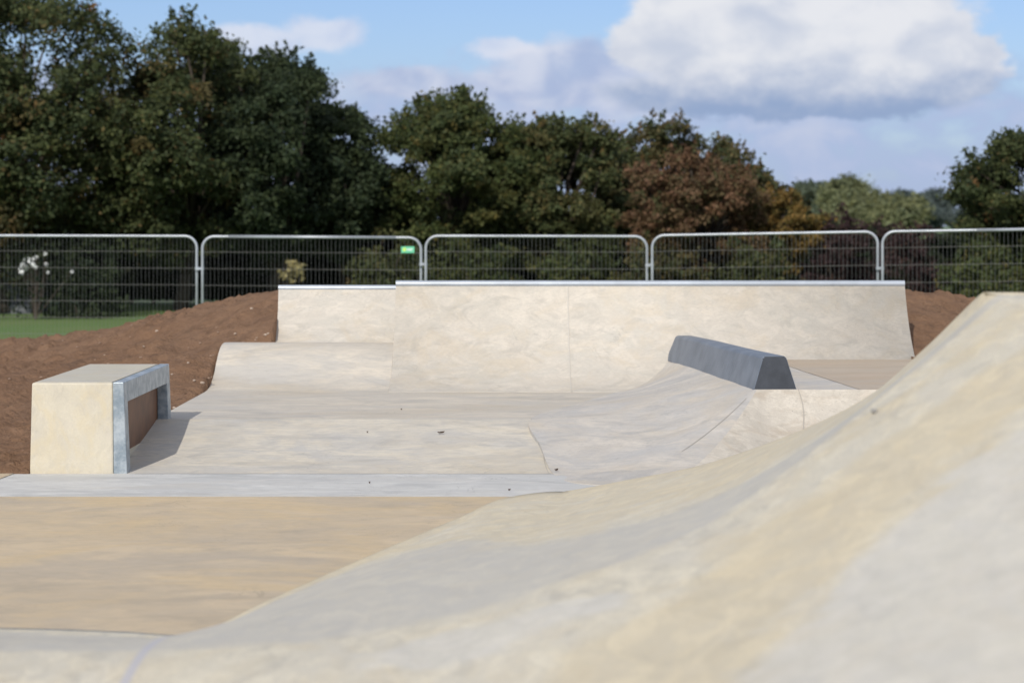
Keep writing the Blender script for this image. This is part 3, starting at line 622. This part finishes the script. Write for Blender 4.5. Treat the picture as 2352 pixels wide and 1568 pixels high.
def tree(name, label, x, y, top, half, depth, pal, nleaf=16000, leaf=.2, base=-.5, low=.6, lobe=.9, cat='tree', group='trees beyond the fence', trunk=.2, topn=10, off=0., spray=.5, gap=0.12):
    """crown between heights low and top, half-width half, half-depth depth"""
    e = empty(name, (x, y, base), label, cat, group); top -= base; low -= base
    hc = (top-low)/2; cz = low+hc
    # limbs first, crown lobes hang on them
    mb = MB(); nl = max(6, int(2.4*half*hc/lobe**2*1.3)); lob = []
    for i in range(nl*3):
        v = rng.normal(size=3); v /= np.linalg.norm(v); rad = rng.uniform(.45, 1.0)**.5
        p = np.array([v[0]*half*rad*.92, v[1]*depth*rad*.92, cz+v[2]*hc*rad*.88])
        lob.append((p, lobe*rng.uniform(.5, 1.05)))
        if len(lob) >= nl*2: break
    for i in range(topn):                                  # leaders that break the outline
        a = rng.uniform(-.85, .85); b = rng.uniform(-.5, .5); p = np.array([a*half, b*depth, cz+hc*math.sqrt(max(.05, 1-a*a*.9-b*b*.3))*rng.uniform(.92, 1.04)])
        lob.append((p, lobe*rng.uniform(.28, .48)))
    tt = [(0, 0, 0)]; hgt = cz*.9; px_, py_ = 0, 0
    for k in range(1, 5): px_ += rng.normal()*.12; py_ += rng.normal()*.12; tt.append((px_, py_, hgt*k/4))
    mb.tube(tt, [trunk*(1-.18*k) for k in range(5)], 8)
    for p, r_ in lob[::max(1, len(lob)//26)]:
        s = np.array(tt[rng.integers(1, 4)]); md = (s+p)/2+rng.normal(size=3)*.15+np.array((0, 0, .2)); mb.tube([tuple(s), tuple(md), tuple(p)], [trunk*.42, trunk*.25, trunk*.08], 5)
    mb.build('trunk', BARK, e, smooth=True)
    vol = np.array([r_**2 for p, r_ in lob]); cnt = (vol/vol.sum()*nleaf).astype(int)+12
    Ps, Ns, Cs = [], [], []
    for (p, r_), c in zip(lob, cnt):
        ncl = max(5, int(9*r_/.6)); c = int(c*2.1)
        v = rng.normal(size=(ncl, 3)); v /= np.linalg.norm(v, axis=1)[:, None]
        cc_ = p+v*(r_*rng.uniform(.35, 1.1, ncl)**.6)[:, None]*np.array((1.1, 1, .85)); cr = lobe*rng.uniform(.22, .42, ncl); cb = rng.uniform(.8, 1.2, ncl)
        w = rng.integers(0, ncl, c); q_ = cc_[w]+rng.normal(size=(c, 3))*cr[w][:, None]*np.array((.62, .62, .42))
        Ps.append(q_); Ns.append((q_-p)*.6/r_+rng.normal(size=(c, 3))*.7+np.array((0, 0, .45)))
        ct = pick(pal, ncl); col = pick(pal, c)*.45+ct[w]*.35+pick(pal, 1)*.20; Cs.append(col*cb[w][:, None]*rng.uniform(.88, 1.14, (c, 1)))
    # short twigs with leaves sticking out of the outline
    ntw = int(nleaf*.16/14)
    for i in range(ntw):
        p, r_ = lob[rng.integers(len(lob))]; v = rng.normal(size=3); v[2] = abs(v[2])+.5; v /= np.linalg.norm(v); L_ = rng.uniform(.3, .9)*spray*lobe
        t = rng.uniform(0, 1, 14)[:, None]; q_ = p+v*(r_*.8+L_*t*1.3)+rng.normal(size=(14, 3))*.07*lobe*(1.2-t)
        Ps.append(q_); Ns.append(rng.normal(size=(14, 3))); Cs.append(np.repeat(pick(pal, 1), 14, 0)*rng.uniform(.8, 1.2, (14, 1)))
    Ps = np.concatenate(Ps); Ns = np.concatenate(Ns); Cs = np.concatenate(Cs)
    ok = Ps[:, 2] > .05; Ps, Ns, Cs = Ps[ok], Ns[ok], Cs[ok]
    leaves_mesh('crown', Ps, Ns, leaf*.60, Cs*1.6, e); return e
def T(name, label, px0, px1, ptop, D, pal, low=540, depth=None, **k):
    x0 = (px0-CX)/F*D; x1 = (px1-CX)/F*D; top = CAMZ-(ptop-HY)/F*D; lo = CAMZ-(low-HY)/F*D
    tree(name, label, (x0+x1)/2, D, top, (x1-x0)/2, depth or (x1-x0)/2, pal, low=lo, **k)
T('maple_tree', 'tallest leafy tree at the far left with orange-tinged leaves', -330, 350, 5, 56, 'maple', low=650, depth=4.2, nleaf=42000, lobe=.95, leaf=.19, topn=22)
T('broadleaf_tree', 'large dark tree with a ragged top, directly right of the tallest tree', 240, 590, 75, 57.5, 'maple', low=650, depth=4.2, nleaf=30000, lobe=.85, leaf=.19, topn=14)
T('broadleaf_tree', 'dark green rounded tree left of the sky gap, under the small cloud', 480, 775, 130, 59, 'dark', low=650, depth=4.0, nleaf=28000, lobe=.8, leaf=.19, topn=12)
T('broadleaf_tree', 'small dark tree stepping down at the gap of sky behind the green sign', 690, 880, 270, 60.5, 'dark', low=640, depth=3.0, nleaf=15000, lobe=.62, leaf=.18, topn=8)
T('broadleaf_tree', 'rounded green tree with olive leaves behind the third fence panel', 870, 1230, 240, 61, 'green', low=640, depth=3.2, nleaf=34000, lobe=.72, leaf=.18, topn=14)
T('hedge_tree', 'olive brown tree between the rounded green tree and the russet tree', 1130, 1450, 290, 62, 'olive', low=640, depth=3.0, nleaf=34000, lobe=.66, leaf=.18, topn=12)
T('hedge_tree', 'tall green and brown tree rising behind the russet tree', 1380, 1720, 290, 66, 'autumn', low=640, depth=3.0, nleaf=32000, lobe=.66, leaf=.18, topn=14)
T('russet_tree', 'copper-brown russet tree in front, behind the fourth fence panel', 1425, 1745, 365, 58, 'russet', low=640, depth=2.2, nleaf=20000, lobe=.58, leaf=.17, topn=9)
T('hedge_tree', 'dark brownish tree with spiky twigs right of the russet tree', 1640, 1805, 385, 62, 'autumn', low=620, depth=2.0, nleaf=10000, lobe=.5, leaf=.17, topn=8)
T('hedge_tree', 'low orange-yellow tree where the hedge steps down to the distant trees', 1690, 1885, 450, 60, 'orange', low=640, depth=1.8, nleaf=9000, lobe=.5, leaf=.17, topn=7)
T('oak_tree', 'dark green tree with orange flecks at the far right', 2165, 2700, 325, 57, 'maple', low=620, depth=3.2, nleaf=34000, lobe=.72, leaf=.18, topn=16)
# undergrowth behind the fence
def B(label, px0, px1, ptop, D, pal, name='bush', **k):
    T(name, label, px0, px1, ptop, D, pal, low=(CAMZ+2.6)/D*F+HY, cat='bush', group='bushes under the trees beyond the fence', **{**dict(trunk=.05, lobe=.42, leaf=.15, topn=5, nleaf=5500), **k})
def hedge(label, px0, px1, ptop, D, pal, nleaf, thick=1.0):
    """clipped-looking band of shrubs: even thickness, ragged top"""
    x0 = (px0-CX)/F*D; x1 = (px1-CX)/F*D; top = CAMZ-(ptop-HY)/F*D+.5
    e = empty('hedge', ((x0+x1)/2, D, -.5), label, 'hedge', 'hedges beyond the fence')
    P_ = np.stack([rng.uniform(x0-(x0+x1)/2, x1-(x0+x1)/2, nleaf), rng.normal(size=nleaf)*thick*.4, np.zeros(nleaf)], 1)
    hh = top*(1+.10*np.sin(P_[:, 0]*1.3)+.07*np.sin(P_[:, 0]*3.1+1)+.05*np.sin(P_[:, 0]*7.7)); P_[:, 2] = rng.uniform(.03, 1, nleaf)**.9*hh
    P_[:, 1] *= .6+.5*np.sin(P_[:, 0]*4+P_[:, 2]*5); Nn = rng.normal(size=(nleaf, 3))*.8+np.array((0, -.6, .4))
    leaves_mesh('foliage', P_, Nn, .18, pick(pal, nleaf)*rng.uniform(.7, 1.3, (nleaf, 1)), e)
    mb = MB()
    for k in range(int((x1-x0)/.6)):
        a = x0-(x0+x1)/2+.3+k*.6; mb.tube([(a, 0, 0), (a+random.uniform(-.1, .1), 0, top*.5), (a+random.uniform(-.2, .2), .1, top*.85)], [.05, .035, .015], 5)
    mb.build('stems', BARK, e)
hedge('nearly black tall hedge, leaves coloured to stand in for deep shade behind the two left-most fence panels', -330, 980, 450, 62.5, 'shade', 90000)
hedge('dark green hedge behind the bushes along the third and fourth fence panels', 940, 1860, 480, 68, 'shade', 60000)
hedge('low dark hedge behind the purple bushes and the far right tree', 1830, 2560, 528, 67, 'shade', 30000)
B('loose dull green bush over the far edge of the grass', 130, 270, 560, 53.8, 'dark', depth=.8, nleaf=3500, leaf=.14)
B('low dark bush at the foot of the trees right of the grey shed', 80, 330, 672, 53, 'dark', depth=.7, nleaf=4500, leaf=.12, lobe=.3)
B('yellow-green bush behind the green sign', 780, 1000, 535, 57, 'olive', depth=1.0)
B('green bush behind the left part of the third fence panel', 960, 1230, 545, 58, 'green', depth=1.0)
B('mixed green bush behind the right part of the third fence panel', 1180, 1440, 535, 58.5, 'green', depth=1.0)
B('brown and green bush below the russet tree', 1400, 1640, 545, 56.5, 'autumn', depth=.9)
B('olive bush behind the middle of the fourth fence panel', 1600, 1860, 540, 57, 'olive', depth=1.0)
B('dark purple-brown bush rising above the right end of the fourth fence panel', 1840, 2010, 487, 59, 'purple', depth=1.2, nleaf=7500)
B('dark purple-brown bush behind the fence joint right of the quarter pipe', 1960, 2170, 492, 59.5, 'purple', depth=1.2, nleaf=7500)
B('green bush at the foot of the far right tree', 2130, 2420, 560, 55, 'green', depth=.9)
T('sapling', 'patch of pale straw-coloured leaves in the shade behind the second panel', 645, 695, 600, 55.2, 'straw', low=645, depth=.15, nleaf=60, leaf=.11, lobe=.14, topn=3, trunk=.02, group='bushes under the trees beyond the fence', cat='bush')
# far trees in the gap
k_ = dict(low=520, group='distant trees in the gap', leaf=.5, lobe=1.8, trunk=.4, topn=4, spray=.3)
T('distant_tree', 'distant pale green tree beside the orange-yellow hedge tree', 1760, 1960, 452, 210, 'pale', nleaf=14000, depth=4, **k_)
T('distant_tree', 'distant bright yellow-green domed tree, highest in the gap', 1890, 2000, 434, 190, 'lime', nleaf=12000, depth=3, **k_)
T('distant_tree', 'distant yellow-green willow below and right of the domed tree', 1930, 2110, 474, 170, 'lime', nleaf=12000, depth=3, **k_)
T('distant_tree', 'distant bluish dark tree right of the yellow-green willow', 2035, 2115, 457, 230, 'blue', nleaf=8000, depth=3, **k_)
T('distant_tree', 'distant thin bluish tree nearest to the far right tree', 2085, 2190, 455, 250, 'blue', nleaf=2600, depth=3, **{**k_, 'leaf': .6, 'lobe': 1.5})
T('distant_tree', 'long line of low distant trees across the gap', 1700, 2300, 485, 240, 'blue', nleaf=26000, depth=4, **k_)

# grey shed behind the grass
def shed():
    D = 56.; x0, _, z1 = Q(-160, 640, D); x1 = Q(72, 640, D)[0]; zb = -.55; zt_ = z1
    e = empty('garden_shed', ((x0+x1)/2, D, zb), 'grey boarded shed in the shade beyond the grass', 'shed'); cx = (x0+x1)/2
    m = plain('shaded_grey_boards', (.075, .08, .10), .8, 0, 4, .25)  # board colour darkened to stand in for the shade on the shed
    mb = MB(); n_ = 14
    for i in range(n_):
        a = x0-cx+(x1-x0)*i/n_; b = x0-cx+(x1-x0)*(i+1)/n_-.02; mb.box(a, b, -.01-.01*(i % 2), .02, .25, zt_-zb)
    mb.box(x0-cx, x1-cx, .03, 2.2, .0, zt_-zb-.02); mb.build('boarded_wall', m, e)
    mb = MB(); mb.box(x0-cx, x1-cx, -.06, .0, 0, .24); mb.build('gravel_board', plain('concrete_board', (.13, .14, .15), .9), e)
    mb = MB(); mb.hexa([(x0-cx-.1, -.15, zt_-zb), (x1-cx+.1, -.15, zt_-zb), (x1-cx+.1, 2.3, zt_-zb+.12), (x0-cx-.1, 2.3, zt_-zb+.12), (x0-cx-.1, -.15, zt_-zb+.04), (x1-cx+.1, -.15, zt_-zb+.04), (x1-cx+.1, 2.3, zt_-zb+.16), (x0-cx-.1, 2.3, zt_-zb+.16)]); mb.build('roof', plain('felt_roof', (.04, .04, .045), .9), e)
shed()
# bright white patch in front of it, made as petals on an added shrub
WP = plain('white_spots', (.82, .84, .84), .6)
def bright_patch():
    D = 52.5; e = empty('bright_patch_shrub', Q(80, 735, D), 'dark shrub added to carry the bright white patch beside the grey shed', 'shrub'); loc = np.array(e.location)
    mb = MB(); pts = [(52, 618, .11), (58, 609, .13), (63, 600, .11), (70, 603, .09), (76, 607, .07), (79, 594, .055), (82, 614, .055), (84, 590, .045), (50, 626, .07), (104, 583, .05), (106, 607, .05), (110, 626, .04), (165, 624, .05)]
    root = Vector((0, 0, 0)); st_ = MB()
    for px_, py_, r_ in pts:
        c = Vector(np.array(Q(px_, py_, D+random.uniform(-.1, .1)))-loc); st_.tube([tuple(root), tuple((root+c)/2+Vector((.05, 0, .08))), tuple(c)], [.015, .01, .006], 5)
        mb = MB()
        for k in range(16):
            v = Vector(rng.normal(size=3)).normalized(); q_ = c+v*r_*.75; s = r_*.42; a = v.cross(Vector(rng.normal(size=3))).normalized(); b = v.cross(a)
            mb.add([tuple(q_+a*s), tuple(q_+b*s+v*s*.3), tuple(q_-a*s), tuple(q_-b*s+v*s*.3)], [(0, 1, 2, 3)])
        mb.build('bright_spot', WP, e)
    st_.build('stems', BARK, e)
    P_ = rng.normal(size=(1200, 3))*np.array((.55, .2, .45))+np.array((.25, .2, .9)); P_ = P_[P_[:, 2] > .05]
    leaves_mesh('foliage', P_, rng.normal(size=P_.shape), .12, pick('dark', len(P_)), e)
bright_patch()

# ------------------------------------------------------------------ stones on the earth and bits on the concrete
ST = [plain('pale_stone', (.42, .34, .27), .8), plain('brown_stone', (.30, .21, .15), .85)]
def stone(x, y, z, s, m, name, label, cat, group):
    mb = MB(); n_ = 7; v = [(0, 0, s*.7)]
    for ring, (rr, hz) in enumerate(((.7, .5), (1, .05), (.7, -.45))):
        for k in range(n_):
            t = 2*math.pi*k/n_+ring*.3; r_ = s*rr*random.uniform(.8, 1.15); v.append((r_*math.cos(t)*1.2, r_*math.sin(t), s*hz*random.uniform(.8, 1.2)))
    v.append((0, 0, -s*.6)); f = [(0, 1+k, 1+(k+1) % n_) for k in range(n_)]
    for rg in range(2): f += [(1+rg*n_+k, 1+(rg+1)*n_+k, 1+(rg+1)*n_+(k+1) % n_, 1+rg*n_+(k+1) % n_) for k in range(n_)]
    f += [(1+2*n_+k, 22, 1+2*n_+(k+1) % n_) for k in range(n_)]
    mb.add(v, f); o = mb.build(name, m); o.location = (x, y, z); o.rotation_euler = (0, 0, random.uniform(0, 6)); tag(o, label, cat, group)
def dirt_hit(px, py):
    """where the sight line of a stone meets the mound"""
    for D in np.arange(15.3, 27, .04):
        x, y, z = Q(px, py, D)
        if inside_park(np.array(x), np.array(y)) or x < -11.5: continue
        if z < dz(x, y): return x, y, dz(x, y)
    return None
cnt_ = 0
big_st = [(578, 711), (671, 720), (540, 768), (610, 770), (616, 795), (650, 800), (395, 861), (446, 875), (465, 885), (360, 765), (432, 837), (400, 940), (436, 925), (240, 820), (330, 800)]
while len(big_st) < 60: big_st.append((random.uniform(5, 620), random.uniform(730, 1000)))
for i, (a, b) in enumerate(big_st):
    h = dirt_hit(a, b)
    if h is None: continue
    s = random.uniform(.009, .018) if i < 15 else random.uniform(.008, .014); pale = i < 18
    stone(h[0], h[1], h[2]+s*.3, s, ST[0] if pale else ST[1], 'stone', 'small pale stone lying on the brown earth mound' if pale else 'small brown pebble half sunk in the earth mound', 'stone', 'pale stones on the earth mound' if pale else 'brown pebbles on the earth mound')
# dark curled leaf in the middle of the bank
def leafbit(px, py, zf, s, label, name='dry_leaf'):
    for D in np.arange(13.95, 19.8, .01):
        x, y, z = Q(px, py, D); zz_ = zf(y)
        if z <= zz_: break
    mb = MB(); v = [(-s, 0, .012), (-s*.5, -s*.35, .004), (0, -s*.3, .014), (s*.5, -s*.3, .004), (s, 0, .016), (s*.45, s*.35, .008), (0, s*.3, .003), (-s*.5, s*.3, .010)]
    v += [(a, b, c_+.004) for a, b, c_ in v]; mb.add(v, [tuple(range(8))[::-1], tuple(range(8, 16))]+[(k, (k+1) % 8, 8+(k+1) % 8, 8+k) for k in range(8)])
    o = mb.build(name, plain('dry_leaf_brown', (.055, .035, .022), .8)); o.location = (x, y, zz_+.003); tag(o, label, 'leaf', 'fallen leaves on the concrete')
fz = lambda y: 0.003 if y < YB0 else (bankz(y)+.002 if y < YB1 else ZP+.001)
leafbit(1013, 997, fz, .026, 'largest dark dried leaf, in the middle of the low bank')
leafbit(844, 996, fz, .006, 'tiny dark leaf on the low bank left of the larger dried leaf')
leafbit(922, 943, fz, .006, 'tiny dark leaf on the upper platform floor')
leafbit(1170, 1129, fz, .009, 'small brown leaf at the front edge of the grey strip')
leafbit(849, 1112, fz, .006, 'tiny dark leaf on the grey strip left of the middle')
leafbit(1278, 1083, fz, .013, 'thin brown leaf at the foot of the hip ramp crack')
# dark scuff on the foreground ramp, added as a thin raised piece
tgt = min(((abs(CX+F*p[0]/p[1]-2005)+abs(HY+F*(CAMZ-p[2])/p[1]-955)), tuple(p)) for p in FG[:70].reshape(-1, 3) if p[1] > 4)[1]
mb = MB(); v = [(.012*math.cos(t)*random.uniform(.7, 1.1), .034*math.sin(t), .0) for t in np.linspace(0, 2*math.pi, 13)[:-1]]; v += [(a, b, .008) for a, b, c_ in v]
mb.add(v, [tuple(range(12))[::-1], tuple(range(12, 24))]+[(k, (k+1) % 12, 12+(k+1) % 12, 12+k) for k in range(12)])
o = mb.build('ramp_smudge', plain('smudge_grey', (.33, .32, .30), .9)); o.location = (tgt[0], tgt[1], tgt[2]+.004); tag(o, 'small flat dark grey clod on the foreground ramp', 'smudge')
